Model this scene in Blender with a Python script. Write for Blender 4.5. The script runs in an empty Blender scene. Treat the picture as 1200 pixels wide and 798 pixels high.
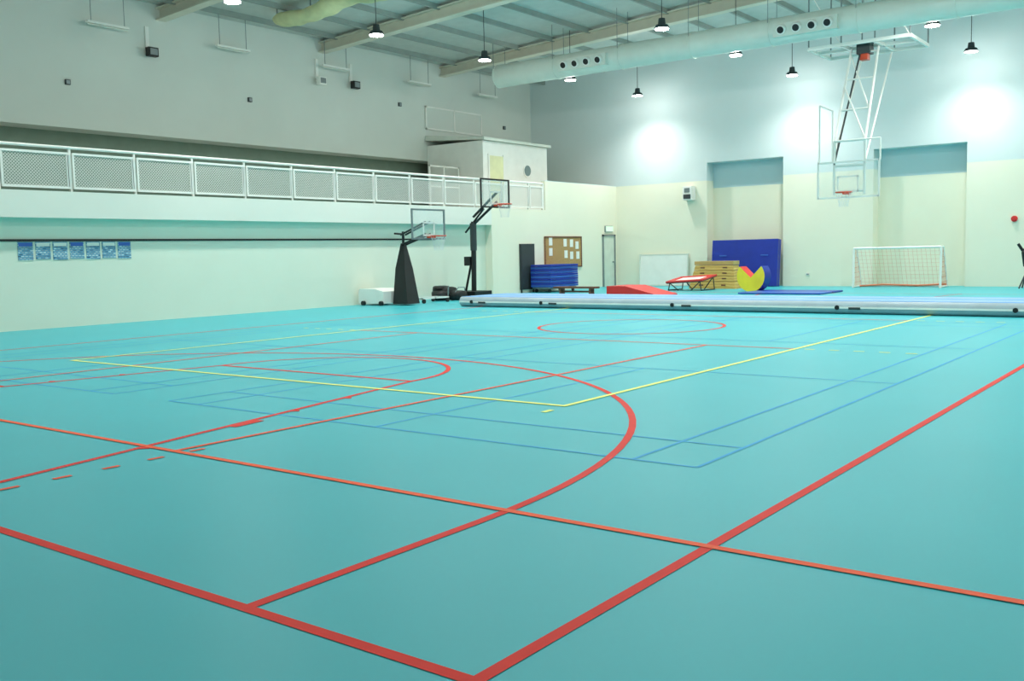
import bpy, bmesh, math, random
from mathutils import Vector, Matrix
random.seed(4)
S=bpy.context.scene
# ---------------------------------------------------------------- materials
def srgb(c):
    return tuple(((x/255)/12.92 if x/255<=.04045 else ((x/255+.055)/1.055)**2.4) for x in c)+(1,)
def mat(name,col,rough=.5,metal=0,emit=0,alpha=1,var=.06,scale=3,spec=.5,bump=0):
    m=bpy.data.materials.new(name);m.use_nodes=True;n=m.node_tree;P=n.nodes['Principled BSDF']
    c=srgb(col)
    P.inputs['Roughness'].default_value=rough;P.inputs['Metallic'].default_value=metal
    P.inputs['Specular IOR Level'].default_value=spec
    P.inputs['Base Color'].default_value=c
    if var>0:
        tc=n.nodes.new('ShaderNodeNewGeometry');no=n.nodes.new('ShaderNodeTexNoise');no.inputs['Scale'].default_value=scale
        no.inputs['Detail'].default_value=4
        n.links.new(tc.outputs['Position'],no.inputs['Vector'])
        r=n.nodes.new('ShaderNodeValToRGB')
        r.color_ramp.elements[0].position=.3;r.color_ramp.elements[1].position=.7
        r.color_ramp.elements[0].color=tuple(x*(1-var) for x in c[:3])+(1,)
        r.color_ramp.elements[1].color=tuple(min(1,x*(1+var)) for x in c[:3])+(1,)
        n.links.new(no.outputs['Fac'],r.inputs['Fac']);n.links.new(r.outputs['Color'],P.inputs['Base Color'])
        if bump>0:
            bp=n.nodes.new('ShaderNodeBump');bp.inputs['Strength'].default_value=bump;bp.inputs['Distance'].default_value=.01
            n.links.new(no.outputs['Fac'],bp.inputs['Height']);n.links.new(bp.outputs['Normal'],P.inputs['Normal'])
    if emit>0:
        P.inputs['Emission Color'].default_value=c;P.inputs['Emission Strength'].default_value=emit
    if alpha<1:P.inputs['Alpha'].default_value=alpha
    return m
def twotone(name,low,high,z0):
    m=mat(name,low,.75,var=.0);n=m.node_tree;P=n.nodes['Principled BSDF']
    g=n.nodes.new('ShaderNodeNewGeometry');s=n.nodes.new('ShaderNodeSeparateXYZ');n.links.new(g.outputs['Position'],s.inputs[0])
    t=n.nodes.new('ShaderNodeMath');t.operation='GREATER_THAN';t.inputs[1].default_value=z0;n.links.new(s.outputs['Z'],t.inputs[0])
    mx=n.nodes.new('ShaderNodeMix');mx.data_type='RGBA';mx.inputs[6].default_value=srgb(low);mx.inputs[7].default_value=srgb(high)
    n.links.new(t.outputs[0],mx.inputs[0])
    no=n.nodes.new('ShaderNodeTexNoise');no.inputs['Scale'].default_value=.8;no.inputs['Detail'].default_value=5;n.links.new(g.outputs['Position'],no.inputs['Vector'])
    hs=n.nodes.new('ShaderNodeHueSaturation');mr=n.nodes.new('ShaderNodeMapRange');mr.inputs[3].default_value=.96;mr.inputs[4].default_value=1.04
    n.links.new(no.outputs['Fac'],mr.inputs[0]);n.links.new(mr.outputs[0],hs.inputs['Value']);n.links.new(mx.outputs[2],hs.inputs['Color'])
    n.links.new(hs.outputs['Color'],P.inputs['Base Color'])
    return m
M={}
M['floor']=mat('vinyl_floor',(60,177,187),.4,var=.03,scale=.5,spec=.36)
M['red']=mat('line_red',(222,38,24),.5,var=.06,scale=8,spec=.2)
M['orange']=mat('line_orange',(240,92,54),.5,var=.06,scale=8,spec=.2)
M['yellow']=mat('line_yellow',(240,244,130),.5,var=.06,scale=8,spec=.2)
M['blue']=mat('line_blue',(64,164,216),.5,var=.06,scale=8,spec=.2)
M['wall']=twotone('wall_paint',(236,234,214),(210,222,222),4.2)
M['wallL']=twotone('wall_paint_left',(226,232,216),(230,232,222),2.5)
M['recess']=twotone('wall_recess_shaded',(234,234,212),(192,214,218),3.92)  # upper tone paints in the shadow that falls below the recess top
M['gal']=mat('gallery_wall_paint',(214,219,212),.8,var=.03,scale=.6)
M['galdark']=mat('gallery_shaded_paint',(126,144,130),.8,var=.05)  # green-grey, darkened to paint in the shade below the overhanging upper wall
M['roof']=mat('roof_sheet',(188,196,190),.6,var=.05)
M['beam']=mat('steel_beam_paint',(210,207,190),.5,var=.04)
M['purlin']=mat('purlin_paint',(145,154,147),.6)
M['white']=mat('white_paint',(238,238,232),.45,var=.03)
M['offwhite']=mat('duct_paint',(216,221,210),.45,var=.03)
M['black']=mat('black_rubber',(14,16,17),.5,var=.1)
M['dark']=mat('dark_grey',(48,56,58),.5)
M['grey']=mat('grey_metal',(130,140,142),.35,metal=.4)
M['bluemat']=mat('blue_vinyl',(20,48,155),.4,var=.08)
M['bluemat2']=mat('blue_vinyl_light',(45,96,185),.4)
M['tracktop']=mat('air_track_top',(108,164,222),.45)
M['trackside']=mat('air_track_side',(160,176,184),.45)
M['redv']=mat('red_vinyl',(212,44,40),.45)
M['yelv']=mat('yellow_vinyl',(236,218,56),.45)
M['rim']=mat('rim_orange',(214,70,36),.4)
M['net']=mat('net_white',(225,228,225),.8)
M['netor']=mat('net_orange',(220,130,95),.8)
M['glass']=mat('acrylic',(215,235,232),.15,alpha=.13,var=0)
M['tarp']=mat('olive_tarp',(206,207,160),.8,var=.1,bump=.2)
M['door']=mat('door_paint',(214,222,208),.5)
M['doory']=mat('door_cream',(226,226,180),.5)
M['exit']=mat('exit_sign',(215,232,215),.5,emit=.4)
M['glow']=mat('lamp_glow',(245,255,250),.5,emit=20,var=0)
M['pane']=mat('window_pane',(110,130,130),.2)
M['skin']=mat('tan_leather',(188,158,96),.5)
# wood
def wood(name,c1,c2):
    m=mat(name,c1,.5,var=0);n=m.node_tree;P=n.nodes['Principled BSDF'];g=n.nodes.new('ShaderNodeNewGeometry')
    w=n.nodes.new('ShaderNodeTexWave');w.bands_direction='Z';w.inputs['Scale'].default_value=3;w.inputs['Distortion'].default_value=4
    n.links.new(g.outputs['Position'],w.inputs['Vector']);r=n.nodes.new('ShaderNodeValToRGB')
    r.color_ramp.elements[0].color=srgb(c1);r.color_ramp.elements[1].color=srgb(c2)
    n.links.new(w.outputs['Fac'],r.inputs['Fac']);n.links.new(r.outputs['Color'],P.inputs['Base Color']);return m
M['wood']=wood('pale_wood',(212,180,100),(190,154,76))
M['brown']=wood('brown_wood',(130,80,56),(98,60,44))
M['cork']=mat('cork',(178,142,92),.9,var=.3,scale=40)
# poster
def poster():
    m=mat('poster_print',(70,140,180),.5,var=0);n=m.node_tree;P=n.nodes['Principled BSDF'];g=n.nodes.new('ShaderNodeNewGeometry')
    mp=n.nodes.new('ShaderNodeMapping');mp.inputs['Rotation'].default_value=(math.radians(90),0,0)
    n.links.new(g.outputs['Position'],mp.inputs['Vector'])
    b=n.nodes.new('ShaderNodeTexBrick');b.inputs['Scale'].default_value=6;b.inputs['Color1'].default_value=srgb((30,70,105));b.inputs['Color2'].default_value=srgb((215,230,230))
    b.inputs['Mortar'].default_value=srgb((80,150,185));b.inputs['Mortar Size'].default_value=.06
    n.links.new(mp.outputs[0],b.inputs['Vector']);n.links.new(b.outputs['Color'],P.inputs['Base Color']);return m
M['poster']=poster()
# wire mesh (real holes through alpha)
def meshmat():
    m=mat('wire_mesh',(210,212,204),.5,var=0);n=m.node_tree;P=n.nodes['Principled BSDF'];g=n.nodes.new('ShaderNodeNewGeometry')
    s=n.nodes.new('ShaderNodeSeparateXYZ');n.links.new(g.outputs['Position'],s.inputs[0])
    outs=[]
    for op in('ADD','SUBTRACT'):
        a=n.nodes.new('ShaderNodeMath');a.operation=op;n.links.new(s.outputs['X'],a.inputs[0]);n.links.new(s.outputs['Z'],a.inputs[1])
        k=n.nodes.new('ShaderNodeMath');k.operation='MULTIPLY';k.inputs[1].default_value=14;n.links.new(a.outputs[0],k.inputs[0])
        f=n.nodes.new('ShaderNodeMath');f.operation='FRACT';n.links.new(k.outputs[0],f.inputs[0])
        l=n.nodes.new('ShaderNodeMath');l.operation='LESS_THAN';l.inputs[1].default_value=.34;n.links.new(f.outputs[0],l.inputs[0]);outs.append(l)
    x=n.nodes.new('ShaderNodeMath');x.operation='MAXIMUM';n.links.new(outs[0].outputs[0],x.inputs[0]);n.links.new(outs[1].outputs[0],x.inputs[1])
    n.links.new(x.outputs[0],P.inputs['Alpha']);return m
M['mesh']=meshmat()
# ---------------------------------------------------------------- builder
class B:
    def __init__(s,name):
        s.name=name;s.bm=bmesh.new();s.mats=[]
    def mi(s,k):
        if k not in s.mats:s.mats.append(k)
        return s.mats.index(k)
    def faces(s,vs,fs,k,smooth=False):
        V=[s.bm.verts.new(v) for v in vs];i=s.mi(k)
        for f in fs:
            try:
                F=s.bm.faces.new([V[j] for j in f]);F.material_index=i;F.smooth=smooth
            except ValueError:pass
    def box(s,a,b,k):
        x0,y0,z0=a;x1,y1,z1=b
        vs=[(x,y,z) for x in(x0,x1) for y in(y0,y1) for z in(z0,z1)]
        s.faces(vs,[(0,1,3,2),(4,6,7,5),(0,4,5,1),(2,3,7,6),(0,2,6,4),(1,5,7,3)],k)
    def obox(s,c,size,R,k):
        vs=[]
        for x in(-.5,.5):
            for y in(-.5,.5):
                for z in(-.5,.5):
                    vs.append(Vector(c)+R@Vector((x*size[0],y*size[1],z*size[2])))
        s.faces(vs,[(0,1,3,2),(4,6,7,5),(0,4,5,1),(2,3,7,6),(0,2,6,4),(1,5,7,3)],k)
    def tube(s,p,q,r,k,n=8,r2=None,cap=True):
        p=Vector(p);q=Vector(q);r2=r if r2 is None else r2
        d=(q-p).normalized();u=d.orthogonal().normalized();v=d.cross(u)
        vs=[]
        for c,rr in((p,r),(q,r2)):
            for i in range(n):
                a=2*math.pi*i/n;vs.append(c+(u*math.cos(a)+v*math.sin(a))*rr)
        s.faces(vs,[(i,(i+1)%n,n+(i+1)%n,n+i) for i in range(n)],k,n>6)
        if cap:
            s.faces(vs[:n],[tuple(range(n))[::-1]],k);s.faces(vs[n:],[tuple(range(n))],k)
    def path(s,pts,r,k,n=6,closed=False):
        L=list(pts)
        if closed:L.append(L[0])
        for a,b in zip(L,L[1:]):s.tube(a,b,r,k,n)
    def prism(s,pts,ext,k,k2=None):
        ext=Vector(ext);n=len(pts);vs=[Vector(p) for p in pts];ws=[v+ext for v in vs]
        s.faces(vs,[tuple(range(n))],k);s.faces(ws,[tuple(range(n))[::-1]],k)
        s.faces(vs+ws,[(i,(i+1)%n,n+(i+1)%n,n+i) for i in range(n)],k2 or k)
    def ring(s,c,R,r,k,n=24,m=6):
        vs=[];c=Vector(c)
        for i in range(n):
            a=2*math.pi*i/n
            for j in range(m):
                b=2*math.pi*j/m;vs.append(c+Vector(((R+r*math.cos(b))*math.cos(a),(R+r*math.cos(b))*math.sin(a),r*math.sin(b))))
        s.faces(vs,[(i*m+j,((i+1)%n)*m+j,((i+1)%n)*m+(j+1)%m,i*m+(j+1)%m) for i in range(n) for j in range(m)],k,True)
    def done(s,bevel=0,parent=None,name=None):
        me=bpy.data.meshes.new(s.name);bmesh.ops.recalc_face_normals(s.bm,faces=s.bm.faces[:]);s.bm.to_mesh(me);s.bm.free()
        for k in s.mats:me.materials.append(M[k])
        o=bpy.data.objects.new(s.name,me);S.collection.objects.link(o)
        if bevel:
            md=o.modifiers.new('bevel','BEVEL');md.width=bevel;md.segments=2;md.limit_method='ANGLE'
        if parent:o.parent=parent
        return o
def one(name,a,b,k,bevel=0):
    x=B(name);x.box(a,b,k);return x.done(bevel)
# ---------------------------------------------------------------- room
XW=33.4;YW=19.4;YB=23.8;XN=-6.;YR=-4.6
def roofz(y):return 9.0+.05*((YB-y) if y>7.5 else (YB-15+y))
one('floor',(XN-.3,YR-.3,-.2),(XW+1,YB+2,0),'floor')
w=B('wall_back')
for y0,y1 in((YR-.3,5.6),(8.7,12.05),(15.2,YB+1.8)):w.box((XW,y0,0),(XW+.6,y1,4.9),'wall')
w.box((XW,YR-.3,4.9),(XW+.6,YB+1.8,10.2),'wall')
w.done()
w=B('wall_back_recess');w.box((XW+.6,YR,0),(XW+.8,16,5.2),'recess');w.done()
w=B('wall_left');w.box((XN,YW+.3,0),(24.8,YW+.6,2.5),'wallL');w.box((24.8,YW,0),(XW,YW+.6,2.5),'wall')
w.box((28.15,YW,3.1),(XW,YW+.2,4.22),'wall');w.done()
w=B('gallery_floor_slab');w.box((XN,YW,2.5),(24.8,25.4,3.1),'wallL');w.box((24.8,YW,2.5),(XW,25.4,3.1),'wall');w.done()
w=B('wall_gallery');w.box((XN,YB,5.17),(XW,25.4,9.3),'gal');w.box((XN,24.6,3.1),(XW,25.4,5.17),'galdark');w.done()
one('wall_near',(XN-.3,YR-.3,0),(XN,25.6,10.2),'wall')
one('wall_right',(XN,YR-.3,0),(XW,YR,10.2),'wall')
w=B('ceiling')
for ya,yb in((25.6,7.5),(7.5,YR-.5)):
    za,zb=roofz(ya),roofz(yb)
    w.prism([(XN-.3,ya,za),(XN-.3,yb,zb),(XN-.3,yb,zb+.15),(XN-.3,ya,za+.15)],(XW-XN+1,0,0),'roof')
w.done()
w=B('roof_purlin')
y=YB-.8
while y>YR:
    z=roofz(y);w.box((XN,y-.04,z-.16),(XW,y+.04,z+.02),'purlin');y-=1.55
w.done()
for x in(2.2,8.5,14.8,21.1,27.4):
    w=B('roof_beam')
    for ya,yb in((YB,7.5),(7.5,YR)):
        ys=[ya,ya+(yb-ya)*.14,yb]
        dep=[.42,.42,.5] if ya==YB else [.5,.45,.45]
        for i in range(2):
            y0,y1=ys[i],ys[i+1];t0,t1=roofz(y0)-.1,roofz(y1)-.1;b0,b1=roofz(y0)-dep[i],roofz(y1)-dep[i+1]
            w.prism([(x-.02,y0,t0),(x-.02,y1,t1),(x-.02,y1,b1),(x-.02,y0,b0)],(.04,0,0),'beam')
            w.prism([(x-.16,y0,b0),(x-.16,y1,b1),(x-.16,y1,b1-.04),(x-.16,y0,b0-.04)],(.32,0,0),'beam')
            w.prism([(x-.16,y0,t0),(x-.16,y1,t1),(x-.16,y1,t1-.04),(x-.16,y0,t0-.04)],(.32,0,0),'beam')
    w.done()
# ---------------------------------------------------------------- floor markings
ZC=[0]
def seg(b,p,q,w,k,z=.003):
    ZC[0]+=1;z+=(ZC[0]%40)*.00002
    p=Vector(p);q=Vector(q);d=(q-p).normalized();n=Vector((-d.y,d.x))*w/2
    b.faces([(p+n).to_tuple()+(z,),(q+n).to_tuple()+(z,),(q-n).to_tuple()+(z,),(p-n).to_tuple()+(z,)],[(0,1,2,3)],k)
def arc(b,c,r,a0,a1,w,k,z=.003,n=64):
    ZC[0]+=1;z+=(ZC[0]%40)*.00002
    for i in range(n):
        a=a0+(a1-a0)*i/n;e=a0+(a1-a0)*(i+1)/n
        vs=[(c[0]+rr*math.cos(t),c[1]+rr*math.sin(t),z) for rr,t in((r+w/2,a),(r+w/2,e),(r-w/2,e),(r-w/2,a))]
        b.faces(vs,[(0,1,2,3)],k)
H=math.pi/2
b=B('basketball_court_lines');RW=.062
seg(b,(-.03,0),(28,0),RW,'red');seg(b,(0,0),(0,15),RW,'red');seg(b,(0,15),(28,15),RW,'red');seg(b,(28,0),(28,15),RW,'red')
for sx,d in((0,1),(28,-1)):
    for yy in(1.25,13.75):seg(b,(sx,yy),(sx+d*1.575,yy),RW,'red')
    arc(b,(sx+d*1.575,7.5),6.25,-H if d>0 else H,H if d>0 else 3*H,RW,'red')
    seg(b,(sx,4.5),(sx+d*5.8,5.7),RW,'red');seg(b,(sx,10.5),(sx+d*5.8,9.3),RW,'red');seg(b,(sx+d*5.8,5.7),(sx+d*5.8,9.3),RW,'red')
    arc(b,(sx+d*5.8,7.5),1.8,-H if d>0 else H,H if d>0 else 3*H,RW,'red',n=40)
    for s1,e in((1,0),(-1,15)):
        for t in(1.75,2.75,3.6,4.45):
            yy=(4.5+t*.207-.06) if s1>0 else (10.5-t*.207+.06)
            seg(b,(sx+d*t,yy),(sx+d*(t+(.35 if t==2.75 else .05)),yy+s1*.05),.1,'red',z=.0035)
arc(b,(14,7.5),1.8,0,4*H,RW,'red',n=60)
b.done()
b=B('volleyball_court_lines')
x0,y0=5.14,3.09
seg(b,(x0,y0),(x0+18,y0),.06,'yellow',.0045);seg(b,(x0,y0+9),(x0+18,y0+9),.06,'yellow',.0045)
seg(b,(x0,y0-.025),(x0,y0+9.025),.06,'yellow',.0045);seg(b,(x0+18,y0),(x0+18,y0+9),.06,'yellow',.0045)
for x in(x0+6,x0+12):
    seg(b,(x,y0),(x,y0+9),.05,'orange',.004)
    for i in range(5):
        for yy in(y0-.2-i*.35,y0+9.2+i*.35):seg(b,(x,yy-.075),(x,yy+.075),.05,'yellow',.004)
seg(b,(x0-.25,y0-.03),(x0-.4,y0-.03),.06,'yellow',.004)
b.done()
b=B('badminton_court_lines')
for ya in(.84,8.0):
    yb=ya+6.1;xa=3.4;xb=xa+13.4
    for yy in(ya,ya+.5,yb-.5,yb,(ya+yb)/2):
        if yy==(ya+yb)/2:seg(b,(xa,yy),(xa+4.7,yy),.03,'blue',.002);seg(b,(xb-4.7,yy),(xb,yy),.03,'blue',.002)
        else:seg(b,(xa,yy),(xb,yy),.03,'blue',.002)
    for xx in(xa,xa+.76,xa+4.72,xb-4.72,xb-.76,xb):seg(b,(xx,ya),(xx,yb),.03,'blue',.002)
b.done()
b=B('handball_court_lines')
seg(b,(1.83,-3.4),(1.83,16.5),.055,'orange',.005)
for yy in(4.5,10.5):seg(b,(1.83,yy),(11.14,yy),.05,'orange',.005)
for i in range(5):seg(b,(.45+i*.36,4.38),(.58+i*.36,4.38),.045,'orange',.004)
b.done()
# ---------------------------------------------------------------- gallery railing
b=B('gallery_railing')
yy=YW+.06
xs=[9.37+1.62*k for k in range(-9,12)]
for x in xs:
    for dx in(-.06,.06):b.box((x+dx-.02,yy-.02,3.17),(x+dx+.02,yy+.02,3.98),'white')
    b.box((x-.025,yy+.02,3.1),(x+.025,yy+.07,4.08),'white')
for a,c in zip(xs,xs[1:]+[28.1]):
    a2,c2=a+.06,c-.06
    for z in(3.19,3.96):b.box((a2,yy-.025,z-.025),(c2,yy+.025,z+.025),'white')
    b.faces([(a2,yy,3.2),(c2,yy,3.2),(c2,yy,3.95),(a2,yy,3.95)],[(0,1,2,3)],'mesh')
    b.box((c2-.04,yy-.02,3.17),(c2,yy+.02,3.98),'white')
b.tube((xs[0],yy+.03,4.1),(28.12,yy+.03,4.1),.035,'white')
b.box((28.06,yy-.02,3.1),(28.12,yy+.05,4.1),'white')
b.done()
# control room on gallery
b=B('control_room')
b.box((26.4,21,3.1),(30.6,YB-.01,5.75),'white')
b.prism([(26.3,20.85,5.75),(26.3,YB-.01,5.95),(26.3,YB-.01,6.15),(26.3,20.85,5.85)],(4.4,0,0),'offwhite')
b.box((26.75,20.96,3.1),(27.6,21.0,5.2),'doory');b.box((26.68,20.95,3.1),(26.75,21,5.27),'white');b.box((27.6,20.95,3.1),(27.67,21,5.27),'white')
b.tube((29.2,20.97,4.75),(29.2,21.01,4.75),.27,'white',24);b.tube((29.2,20.96,4.75),(29.2,21.0,4.75),.21,'pane',24)
b.done()
b=B('wall_vent_panel')
b.box((26.3,YB-.05,6.4),(29.8,YB,7.3),'gal')
for a,c in(((26.3,6.4),(29.8,6.46)),((26.3,7.24),(29.8,7.3)),((26.3,6.4),(26.36,7.3)),((29.74,6.4),(29.8,7.3)),((28.0,6.4),(28.06,7.3))):
    b.box((a[0],YB-.08,a[1]),(c[0],YB-.05,c[1]),'white')
b.done()
b=B('gallery_gate_frame')
for z in(4.0,4.75):b.box((24.6,22.1,z),(26.3,22.15,z+.05),'white')
for x in(24.6,25.4,26.25):b.box((x,22.1,3.1),(x+.05,22.15,4.8),'white')
b.done()
# ---------------------------------------------------------------- duct
b=B('ventilation_duct')
dx,dz,r=26.2,7.93,.4
n=28
b.tube((dx,20,dz),(dx,YR,dz),r,'offwhite',n)
yq=19.99
while yq>YR:
    b.tube((dx,yq,dz),(dx,yq-.05,dz),r+.02,'offwhite',n)
    for s in(-1,1):b.tube((dx+s*.35,yq-.02,dz+.15),(dx+s*.35,yq-.02,roofz(yq)),.01,'grey',4)
    yq-=2.6
for yc in(16.1,8.4,.8):
    b.box((dx-.5,yc-.95,dz-.27),(dx-.2,yc+.95,dz+.12),'offwhite')
    for i in range(4):
        yk=yc-.69+i*.46
        b.tube((dx-.5,yk,dz-.07),(dx-.58,yk,dz-.1),.15,'white',16,.13)
        b.tube((dx-.52,yk,dz-.07),(dx-.59,yk,dz-.1),.1,'black',16,.1)
b.done()
# ---------------------------------------------------------------- lamps
lx=[2.7,7.6,12.5,17.3,22.1,27.0,31.8];ly=[17.4,11.1,5.2,-1.2];LZ=7.57
for y in ly:
    for x in lx:
        b=B('pendant_lamp')
        b.tube((x,y,LZ+.02),(x,y,LZ+.12),.22,'dark',20,.17);b.tube((x,y,LZ+.12),(x,y,LZ+.3),.11,'dark',14,.09)
        b.tube((x,y,LZ+.3),(x,y,roofz(y)),.012,'dark',5)
        b.tube((x,y,LZ),(x,y,LZ+.02),.19,'glow',20)
        o=b.done()
        k=1 if x>10 else .68
        L=bpy.data.lights.new('lamp_light','SPOT');L.energy=800*k;L.color=(1,.975,.93);L.spot_size=math.radians(142);L.spot_blend=1;L.shadow_soft_size=.18
        lo=bpy.data.objects.new('lamp_light',L);lo.location=(x,y,LZ-.05);S.collection.objects.link(lo);lo.parent=o
        L=bpy.data.lights.new('lamp_diffuser_light','POINT');L.energy=75*k;L.color=(1,.975,.93);L.shadow_soft_size=.1
        lo=bpy.data.objects.new('lamp_diffuser_light',L);lo.location=(x,y,LZ-.14);S.collection.objects.link(lo);lo.parent=o
# hanging fluorescent fittings by the gallery wall
for x in(4.4,8.6,12.9,17.1,21.4,25.7,29.9):
    b=B('tube_light_fitting');y=YB-.35
    b.box((x-.62,y-.05,8.03),(x+.62,y+.05,8.09),'white');b.tube((x-.6,y,8.0),(x+.6,y,8.0),.02,'offwhite')
    for d in(-.5,.5):b.tube((x+d,y,8.08),(x+d,y,roofz(y)),.01,'grey',4)
    b.done()
for x,z in((14.3,7.55),(20.8,7.55),(22.4,7.6)):
    b=B('floodlight');b.box((x-.16,YB-.34,z-.14),(x+.16,YB-.16,z+.12),'white' if x==20.8 else 'black');b.box((x-.12,YB-.36,z-.1),(x+.12,YB-.34,z+.08),'grey')
    b.box((x-.03,YB-.2,z),(x+.03,YB,z+.04),'white');b.box((x-.06,YB-.05,z+.1),(x+.06,YB,z+.75),'white');b.done(.01)
for x,z in((11.8,6.4),(17.9,6.6),(24.9,7.2),(31.4,6.9)):
    b=B('wall_junction_box');b.box((x-.07,YB-.06,z-.07),(x+.07,YB,z+.07),'dark');b.box((x-.05,YB-.07,z-.05),(x+.05,YB-.06,z+.05),'grey');b.done()
# tarp
b=B('rolled_divider_curtain')
N=60;K=16;vs=[];
for i in range(N+1):
    t=i/N;y=21.9-9.1*t;rr=.25+.02*math.sin(i*.5)+.015*math.sin(i*1.3);sag=.12*math.cos(t*6*math.pi)
    zc=roofz(y)-.38+sag*.5
    if i<3:rr*=.6+.15*i
    for j in range(K):
        a=2*math.pi*j/K;vs.append((17.6+rr*1.3*math.cos(a)+.01*math.sin(i*.8+j*2),y,zc+rr*math.sin(a)*(1.1 if math.sin(a)<0 else .6)))
b.faces(vs,[(i*K+j,(i+1)*K+j,(i+1)*K+(j+1)%K,i*K+(j+1)%K) for i in range(N) for j in range(K)]+[tuple(range(K)),tuple(range(N*K,N*K+K))],'tarp',True)
for i in range(0,N+1,10):
    y=21.9-9.1*i/N;b.tube((17.6,y,roofz(y)-.4),(17.6,y,roofz(y)),.02,'grey',5)
b.done()
# ---------------------------------------------------------------- hoops
def board(b,base,n,w,h,zb,zrim,fk,rr=.225,inner=True):
    base=Vector((base[0],base[1],0));n=Vector((n[0],n[1],0)).normalized();l=Vector((-n.y,n.x,0))
    P=lambda s,f,z:base+l*s+n*f+Vector((0,0,z))
    R=Matrix((l,n,Vector((0,0,1)))).transposed()
    b.obox(P(0,0,zb+h/2),(w,.015,h),R,'glass')
    for s in(-1,1):b.obox(P(s*w/2,0,zb+h/2),(.05,.04,h+.045),R,fk)
    for z in(zb,zb+h):b.obox(P(0,0,z),(w,.04,.05),R,fk)
    iw,ih=w*.33,h*.43
    for s in(-1,1):b.obox(P(s*iw/2,.012,zrim+.03+ih/2),(.05,.012,ih),R,'white')
    for z in(zrim+.03,zrim+.03+ih):b.obox(P(0,.012,z),(iw+.05,.012,.05),R,'white')
    b.obox(P(0,.1,zrim-.03),(.2,.18,.05),R,'rim')
    c=P(0,.15+rr,zrim);b.ring(c,rr,.018,'rim')
    # net
    for i in range(12):
        a=2*math.pi*i/12
        def q(lev,off):
            rad=rr*(1-.42*min(1,lev*1.3));t=a+off*math.pi/12
            return c+Vector((rad*math.cos(t),rad*math.sin(t),-.42*lev))
        for k in range(4):
            b.tube(q(k/4,k%2),q((k+1)/4,(k+1)%2),.004,'net',4);b.tube(q(k/4,-(k%2)),q((k+1)/4,-((k+1)%2)),.004,'net',4)
    return P
b=B('ceiling_basketball_hoop')
cy=7.46
P=board(b,(26.8,cy),(-1,0),1.8,1.05,2.92,3.05,'white')
X0=26.9
for s in(-.45,.45):
    b.tube((X0,cy+s,3.0),(X0+.05,cy+s,4.6),.04,'white')
    b.tube((X0+.05,cy+s,4.6),(28.3,cy+s*.9,7.5),.04,'white')
for z in(3.1,3.85,4.6):b.tube((X0+.03,cy-.45,z),(X0+.03,cy+.45,z),.035,'white')
for t in(.33,.66,.95):
    x=X0+.05+t*1.35;z=4.6+t*2.9;b.tube((x,cy-.43,z),(x,cy+.43,z),.03,'white')
b.tube((X0+.05,cy-.45,4.6),(27.7,cy+.42,6.3),.025,'white');b.tube((X0+.5,cy-.43,5.5),(28.2,cy+.4,7.3),.025,'white')
b.tube((X0,cy+.45,3.9),(28.2,cy+.1,7.4),.03,'dark');b.tube((X0,cy-.45,3.9),(29.6,cy-.45,7.6),.028,'white');b.tube((X0,cy+.45,4.2),(29.6,cy+.45,7.6),.028,'white')
b.path([(X0,cy+.9,3.97),(X0,cy+.9,5.7),(X0,cy+.5,5.5),(X0,cy+.5,3.97)],.025,'white',6,True)
b.path([(X0,cy-.9,3.97),(X0,cy-.9,4.6),(X0,cy-.45,4.6)],.025,'white',6)
for x in(27.6,28.5,29.6):b.box((x-.04,cy-1.5,7.5),(x+.04,cy+1.5,7.6),'white')
for s in(-1.5,-.5,.5,1.5):
    b.box((27.6,cy+s-.035,7.5),(29.6,cy+s+.035,7.6),'white')
    for x in(27.6,29.6):b.tube((x,cy+s,7.55),(x,cy+s,roofz(cy)),.022,'grey',6)
for s in(-1.5,.5):b.tube((27.6,cy+s,7.55),(27.6,cy+s+1,9.3),.015,'white',5)
b.box((28.1,cy-.2,7.3),(28.5,cy+.2,7.65),'dark');b.box((28.15,cy-.12,7.12),(28.4,cy+.12,7.32),'rim')
b.done()
b=B('padded_portable_basketball_hoop')
px,py=18.75,18.42
b.box((px-.45,py+.05,.06),(px+.45,py+1.1,.42),'white')
b.prism([(px-.45,py+.05,.42),(px-.45,py+1.1,.42),(px-.45,py+1.05,.5),(px-.45,py+.4,.5)],(.9,0,0),'white')
vs=[]
for z,r0,r1,oy in((.04,.27,.3,-.05),(1.1,.18,.19,.0),(1.85,.05,.06,.0)):
    for sx,sy in((-1,-1),(1,-1),(1,1),(-1,1)):vs.append((px+.12+sx*r0,py-.3+oy+sy*r1,z))
b.faces(vs,[(i*4+j,i*4+(j+1)%4,i*4+4+(j+1)%4,i*4+4+j) for i in range(2) for j in range(4)]+[(0,1,2,3),(8,9,10,11)],'black')
px+=.12
for s in(-.1,.1):
    b.tube((px+s,py-.3,1.8),(px+s,py-1.3,2.1),.03,'black');b.tube((px+s,py-.3,2.1),(px+s,py-1.3,2.45),.03,'black')
b.tube((px,py-.3,1.7),(px,py-.3,2.2),.04,'black')
b.tube((px,py+.05,2.15),(px,py-.3,2.12),.03,'black')
px-=.12
for x in(px-.5,px+.5):
    for y in(py+.1,py+.85):b.tube((x-.04,y,.07),(x+.04,y,.07),.07,'black',14)
board(b,(px+.12,py-1.33),(0,-1),1.4,.84,1.96,2.03,'grey')
b.done(.01)
b=B('tall_portable_basketball_hoop')
px,py=22.5,18.4
b.box((px-.45,py-.4,.08),(px+.45,py+.6,.26),'black')
for x in(px-.42,px+.42):
    for y in(py-.35,py+.5):b.tube((x-.03,y,.07),(x+.03,y,.07),.07,'grey',12)
b.tube((px,py,.25),(px,py-.05,2.55),.085,'black',12)
b.tube((px,py-.03,1.6),(px,py-.03,2.5),.11,'dark',12)
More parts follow.
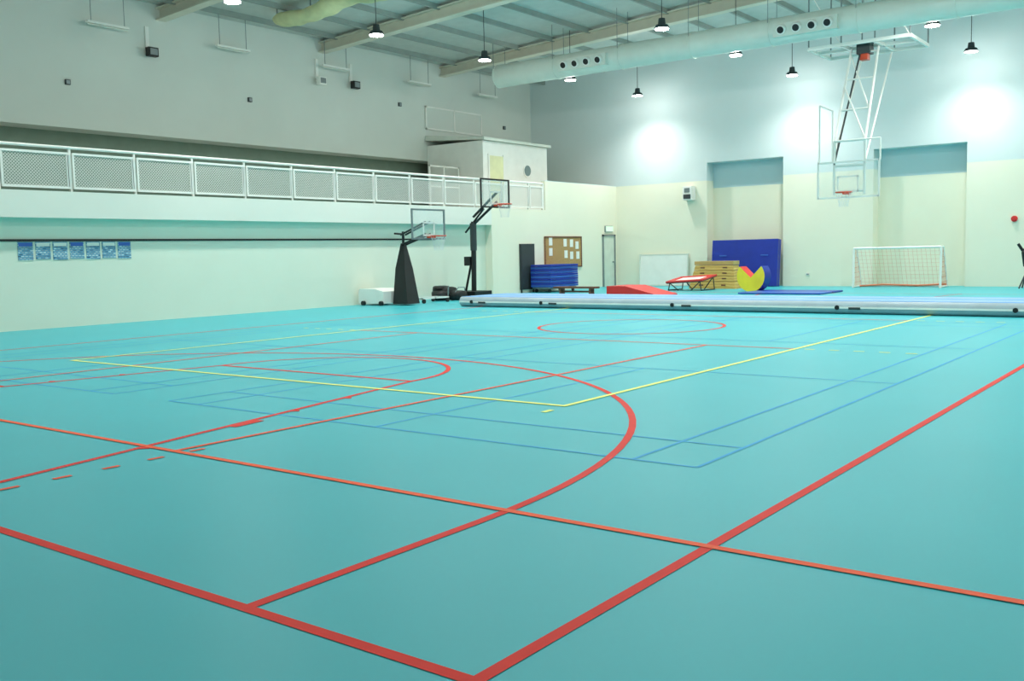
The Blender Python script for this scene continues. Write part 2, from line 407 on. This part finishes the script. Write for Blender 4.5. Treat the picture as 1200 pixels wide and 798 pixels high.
for dz in(0,.42):b.tube((px,py-.05,2.45+dz*.6),(px,py-1.05,3.15+dz*.7),.045,'black')
b.tube((px,py+.35,.25),(px,py,1.5),.04,'black');b.tube((px,py+.3,2.2),(px,py-.5,2.95),.035,'black')
b.box((px-.12,py+.05,1.1),(px+.12,py+.3,1.4),'black')
board(b,(px-.15,py-1.1),(0,-1),1.45,.88,2.97,3.05,'black')
b.done(.01)
b=B('equipment_trolley')
for y in(18.0,18.6):b.box((19.5,y,.13),(20.8,y+.05,.17),'white')
for x in(19.5,20.1,20.75):b.box((x,18,.13),(x+.05,18.65,.17),'white')
for x in(19.6,20.7):
    for y in(18.02,18.62):b.tube((x,y-.03,.065),(x,y+.03,.065),.065,'black',12);b.tube((x,y,.06),(x,y,.15),.02,'grey')
b.tube((20.77,18.05,.15),(20.8,18.05,.5),.02,'grey');b.done()
b=B('black_sports_bags')
for c,s in(((21.25,18.75,.17),(.33,.28,.17)),((21.62,18.4,.16),(.32,.26,.16)),((21.4,18.9,.38),(.3,.2,.1)),((21.55,18.75,.3),(.3,.25,.14))):
    n,m=14,8;vs=[]
    for i in range(m+1):
        th=math.pi*i/m
        for j in range(n):
            a=2*math.pi*j/n;f=1+.08*math.sin(3*a+i)
            sg=lambda v:math.copysign(abs(v)**.6,v)
            vs.append((c[0]+s[0]*f*sg(math.sin(th)*math.cos(a)),c[1]+s[1]*f*sg(math.sin(th)*math.sin(a)),c[2]+s[2]*sg(math.cos(th))))
    b.faces(vs,[(i*n+j,i*n+(j+1)%n,(i+1)*n+(j+1)%n,(i+1)*n+j) for i in range(m) for j in range(n)],'black',True)
b.path([(21.3,18.2,.28),(21.4,18.15,.42),(21.7,18.15,.42),(21.8,18.2,.28)],.015,'grey');b.done()
# ---------------------------------------------------------------- left wall items
one('trim_1',(XN,YW+.27,1.98),(22.1,YW+.3,2.03),'black')
b=B('wall_poster_row')
x=8.15
for i in range(7):
    b.box((x,YW+.285,1.56+.02*(i%2)),(x+.34,YW+.3,1.97),'poster');b.box((x+.02,YW+.28,1.87),(x+.32,YW+.285,1.95),'white' if i%3 else 'bluemat2');x+=.4
b.done()
b=B('wall_socket');b.box((7.45,YW+.27,.33),(7.62,YW+.3,.42),'white');b.box((7.49,YW+.265,.35),(7.58,YW+.27,.4),'grey');b.done()
b=B('grey_notice_panel');b.box((26.4,YW-.06,.12),(27.3,YW-.01,1.82),'dark');b.box((26.45,YW-.07,.17),(27.25,YW-.06,1.77),'dark')
b.box((26.45,YW-.05,0),(26.5,YW-.01,.12),'dark');b.box((27.2,YW-.05,0),(27.25,YW-.01,.12),'dark');b.done()
b=B('cork_notice_board');b.box((28.0,YW-.03,.9),(30.6,YW,2.08),'cork')
for a,c in(((28,.88),(30.6,.93)),((28,2.05),(30.6,2.1)),((28,.88),(28.05,2.1)),((30.55,.88),(30.6,2.1))):b.box((a[0],YW-.05,a[1]),(c[0],YW-.03,c[1]),'brown')
for x,z in((28.3,1.35),(29.3,1.7),(29.75,1.68),(29.35,1.25),(29.75,1.2),(30.15,1.6),(30.2,1.2),(28.3,1.75)):
    b.box((x,YW-.04,z),(x+.22,YW-.03,z+.3),'white')
b.done()
b=B('door_1');b.box((32.3,YW-.02,0),(33.15,YW,2.1),'door');
for a,c in(((32.22,0),(32.3,2.18)),((33.15,0),(33.23,2.18)),((32.22,2.1),(33.23,2.18))):b.box((a[0],YW-.05,a[1]),(c[0],YW,c[1]),'grey')
b.box((33.0,YW-.08,1.0),(33.08,YW-.02,1.05),'grey');b.done()
b=B('exit_sign');b.box((32.45,YW-.08,2.3),(33.0,YW,2.52),'exit');b.box((32.43,YW-.05,2.28),(33.02,YW,2.54),'grey');b.done()
# stack of mats on trolley
b=B('gym_mat_stack')
z=.2
for i in range(10):
    o=random.uniform(-.03,.03);b.box((26.9+o,18.35+o,z),(28.75+o,19.25+o,z+.075),'bluemat' if i%2 else 'bluemat2');z+=.084
b.box((26.95,18.4,.13),(28.7,19.2,.19),'grey')
for x in(27.05,28.6):
    for y in(18.5,19.1):b.tube((x,y-.03,.065),(x,y+.03,.065),.065,'black',12);b.tube((x,y,.06),(x,y,.14),.02,'grey')
b.done(.006)
b=B('balance_bench');b.box((25.1,15.3,.24),(25.4,17.0,.3),'brown')
for y in(15.5,16.7):b.box((25.12,y,0),(25.38,y+.06,.24),'brown')
b.box((25.22,15.5,.1),(25.28,16.76,.16),'brown')
b.done()
# ---------------------------------------------------------------- air track
b=B('inflatable_air_track')
prof=[];h=.27;r=.11;xa,xb=18.6,20.85;ye=15.75
for i in range(13):
    a=-H-math.pi*i/12;prof.append((xa+r+r*math.cos(a),.008+h/2+(h/2)*math.sin(a)))
for i in range(13):
    a=H-math.pi*i/12;prof.append((xb-r+r*math.cos(a),.008+h/2+(h/2)*math.sin(a)))
b.prism([(x,ye,z) for x,z in prof],(0,-3.2-ye,0),'trackside')
b.box((xa+.1,-3.18,h),(xb-.1,ye-.02,h+.014),'tracktop')
for x in(xa+.5,xb-.5):b.box((x-.02,-3.18,h),(x+.02,ye-.02,h+.017),'white')
b.box((xa-.015,-3.2,.12),(xa+.02,ye,.16),'white')
for y in(12.9,9.0,5.0,1.5,15.3):
    b.tube((xa-.03,y,.14),(xa+.03,y,.14),.05,'black',14);b.box((xa-.025,y-.5,.1),(xa,y-.25,.15),'dark')
b.done()
# ---------------------------------------------------------------- gym equipment at back
b=B('crash_mat');R=Matrix.Rotation(math.radians(6),3,'Y')
b.obox((33.12,13.45,.9),(.3,2.7,1.8),R,'bluemat')
for y in(12.6,14.3):b.obox((32.93,y,1.2),(.02,.3,.05),R,'bluemat2')
b.done(.03)
b=B('white_panel_board');b.obox((33.28,17.1,.66),(.04,2.2,1.3),Matrix.Rotation(math.radians(4),3,'Y'),'white')
R=Matrix.Rotation(math.radians(4),3,'Y')
for y in(16.0,18.2):b.obox((33.26,y,.66),(.06,.04,1.32),R,'offwhite')
for z in(.03,1.29):b.obox((33.28+(z-.66)*.07,17.1,z),(.06,2.2,.04),R,'offwhite')
b.done()
b=B('vaulting_box')
cx,cyy=31.2,13.75
z=0;Ht=[.28,.2,.2,.2];
def hw(z):return .42-.2*z/1.0,.95-.22*z
for hh in Ht:
    z1=z+hh-.012;a0,c0=hw(z);a1,c1=hw(z1);vs=[]
    for zz,a,c in((z,a0,c0),(z1,a1,c1)):
        for sx,sy in((-1,-1),(1,-1),(1,1),(-1,1)):vs.append((cx+sx*a,cyy+sy*c,zz))
    b.faces(vs,[(0,1,2,3),(4,5,6,7)]+[(j,(j+1)%4,4+(j+1)%4,4+j) for j in range(4)],'wood')
    for sy in(-.45,.45):b.obox((cx-a0+.015,cyy+sy,(z+z1)/2),(.01,.18,.05),Matrix.Identity(3),'brown')
    z+=hh
a,c=hw(z);b.box((cx-a-.02,cyy-c-.03,z),(cx+a+.02,cyy+c+.03,z+.14),'skin');b.done(.015)
b=B('mini_trampoline')
c=Vector((29.6,14.0,.42));R=Matrix.Rotation(math.radians(-3),3,'X')@Matrix.Rotation(math.radians(-7),3,'Y')
def T(x,y,z):return c+R@Vector((x,y,z))
for s in(-1,1):b.obox(T(s*.52,0,0),(.2,1.45,.05),R,'redv');b.obox(T(0,s*.64,0),(1.0,.2,.05),R,'redv')
b.obox(T(0,0,-.01),(.86,1.1,.012),R,'white')
b.path([T(-.6,-.7,-.04),T(.6,-.7,-.04),T(.6,.7,-.04),T(-.6,.7,-.04)],.022,'dark',8,True)
for s in(-1,1):
    p=T(s*.55,-.6,-.05);q=T(s*.55,.6,-.05)
    b.tube(p,(p.x,p.y+.35,.015),.02,'dark');b.tube(q,(q.x,q.y-.35,.015),.02,'dark');b.tube(p,(p.x,p.y-.05,.015),.02,'dark');b.tube(q,(q.x,q.y+.05,.015),.02,'dark')
for yv in(13.35,14.65):b.tube((29.05,yv,.02),(30.15,yv,.02),.02,'dark')
b.done()
b=B('foam_rocker_wheel')
cx,cyy,r=28.5,11.25,.53
pts=[(cx,cyy,r-.05)]
N=40;a0=math.radians(90+50);a1=math.radians(90+360-52)
for i in range(N+1):
    a=a0+(a1-a0)*i/N;pts.append((cx,cyy+r*math.cos(a),r+r*math.sin(a)))
n=len(pts);th=.42
rot=Matrix.Rotation(math.radians(-8),3,'Z');cc=Vector((cx,cyy,0))
fr=[cc+rot@(Vector(p)-cc) for p in pts];ex=rot@Vector((th,0,0));bk=[p+ex for p in fr]
b.faces(fr,[tuple(range(n))],'yelv');b.faces(bk,[tuple(range(n))],'yelv')
for i in range(n):
    j=(i+1)%n;k='redv' if i in(0,n-1) else 'yelv'
    if 0<i<n*.45:k='bluemat'
    b.faces([fr[i],fr[j],bk[j],bk[i]],[(0,1,2,3)],k)
b.done()
b=B('red_wedge_mat')
b.prism([(24.7,14.6,.008),(24.7,12.7,.008),(24.7,12.7,.05),(24.7,13.9,.34),(24.7,14.6,.34)],(1.3,0,0),'redv')
b.prism([(24.69,14.6,.008),(24.69,12.7,.008),(24.69,12.7,.03),(24.69,14.6,.03)],(.02,0,0),'white');b.done(.02)
b=B('blue_floor_mat');b.box((26.9,8.3,.008),(27.98,11.0,.055),'bluemat2');b.box((28.03,8.3,.008),(29.0,11.0,.055),'bluemat');b.done(.01)
# goal
b=B('football_goal')
y0,y1,gx,gz=6.1,9.0,32.2,1.38
for y in(y0,y1):
    b.tube((gx,y,0),(gx+.05,y,gz),.04,'white');b.tube((gx+.05,y,gz),(gx+.35,y,gz),.025,'white');b.tube((gx+.35,y,gz),(gx+.95,y,.03),.025,'white');b.tube((gx,y,.03),(gx+.95,y,.03),.025,'white')
b.tube((gx+.05,y0,gz),(gx+.05,y1,gz),.04,'white');b.tube((gx+.95,y0,.03),(gx+.95,y1,.03),.025,'white')
N=20
for i in range(N+1):
    y=y0+(y1-y0)*i/N;b.path([(gx+.35,y,gz),(gx+.95,y,.04)],.003,'netor' ,4)
for i in range(1,10):
    t=i/10;b.tube((gx+.35+.6*t,y0,gz*(1-t)+.03*t),(gx+.35+.6*t,y1,gz*(1-t)+.03*t),.003,'netor',4)
for y in(y0,y1):
    for i in range(1,8):
        t=i/8;b.tube((gx,y,gz*(1-t)),(gx+.35+.6*t,y,gz*(1-t)+.03),.006,'netor',4);b.tube((gx+.95*t,y,.03),(gx+.95*t,y,min(gz,gz*(1-(.95*t-.35)/.6) if .95*t>.35 else gz)),.006,'netor',4)
b.path([(gx+.7,y1,.03),(gx+.8,y1-.8,.08),(gx+.75,y0+.9,.05),(gx+.8,y0,.1)],.035,'netor');b.done()
b=B('wall_speaker');b.box((33.05,15.7,3.45),(33.4,16.1,4.0),'white');b.box((33.03,15.74,3.5),(33.05,16.06,3.68),'dark');b.box((33.03,15.78,3.75),(33.05,16.02,3.93),'grey');b.done(.01)
b=B('fire_alarm');b.tube((33.33,4.1,2.25),(33.4,4.1,2.25),.1,'redv',18);b.tube((33.29,4.1,2.25),(33.33,4.1,2.25),.06,'redv',14);b.done()
b=B('wall_socket');b.box((33.37,11.0,.4),(33.4,11.15,.5),'white');b.box((33.36,11.03,.43),(33.37,11.12,.47),'grey');b.done()
b=B('training_dummy_stand')
px,py=31.8,3.45
for a in(0,120,240):
    ax,ay=math.cos(math.radians(a+30)),math.sin(math.radians(a+30))
    b.tube((px,py,.55),(px+ax*.32,py+ay*.32,.02),.025,'dark')
b.tube((px,py,.3),(px,py,.7),.04,'redv');b.tube((px,py,.7),(px,py,1.15),.1,'black',14,.16)
b.tube((px,py,1.15),(px,py,1.32),.16,'black',14,.07);b.tube((px,py,1.32),(px,py,1.56),.08,'black',14,.06)
b.tube((px,py+.12,1.2),(px-.05,py+.25,1.42),.045,'black');b.done()
# ---------------------------------------------------------------- camera / world
cam=bpy.data.cameras.new('camera');co=bpy.data.objects.new('camera',cam);S.collection.objects.link(co);S.camera=co
yaw,pit,rol=.6486,-.0894,.0223
f=Vector((math.cos(yaw)*math.cos(pit),math.sin(yaw)*math.cos(pit),math.sin(pit)))
r0=Vector((math.sin(yaw),-math.cos(yaw),0));d0=f.cross(r0)
r_=math.cos(rol)*r0+math.sin(rol)*d0;d_=-math.sin(rol)*r0+math.cos(rol)*d0
m=Matrix((r_,-d_,-f)).transposed().to_4x4();m.translation=Vector((-2.4719,-2.0665,1.4665));co.matrix_world=m
cam.sensor_width=36;cam.lens=1134.8/1200*36;cam.clip_start=.05;cam.clip_end=200
W=bpy.data.worlds.new('world');S.world=W;W.use_nodes=True;W.node_tree.nodes['Background'].inputs[0].default_value=(.7,.85,.82,1);W.node_tree.nodes['Background'].inputs[1].default_value=.3
S.view_settings.view_transform='Standard';S.view_settings.look='None';S.view_settings.exposure=0
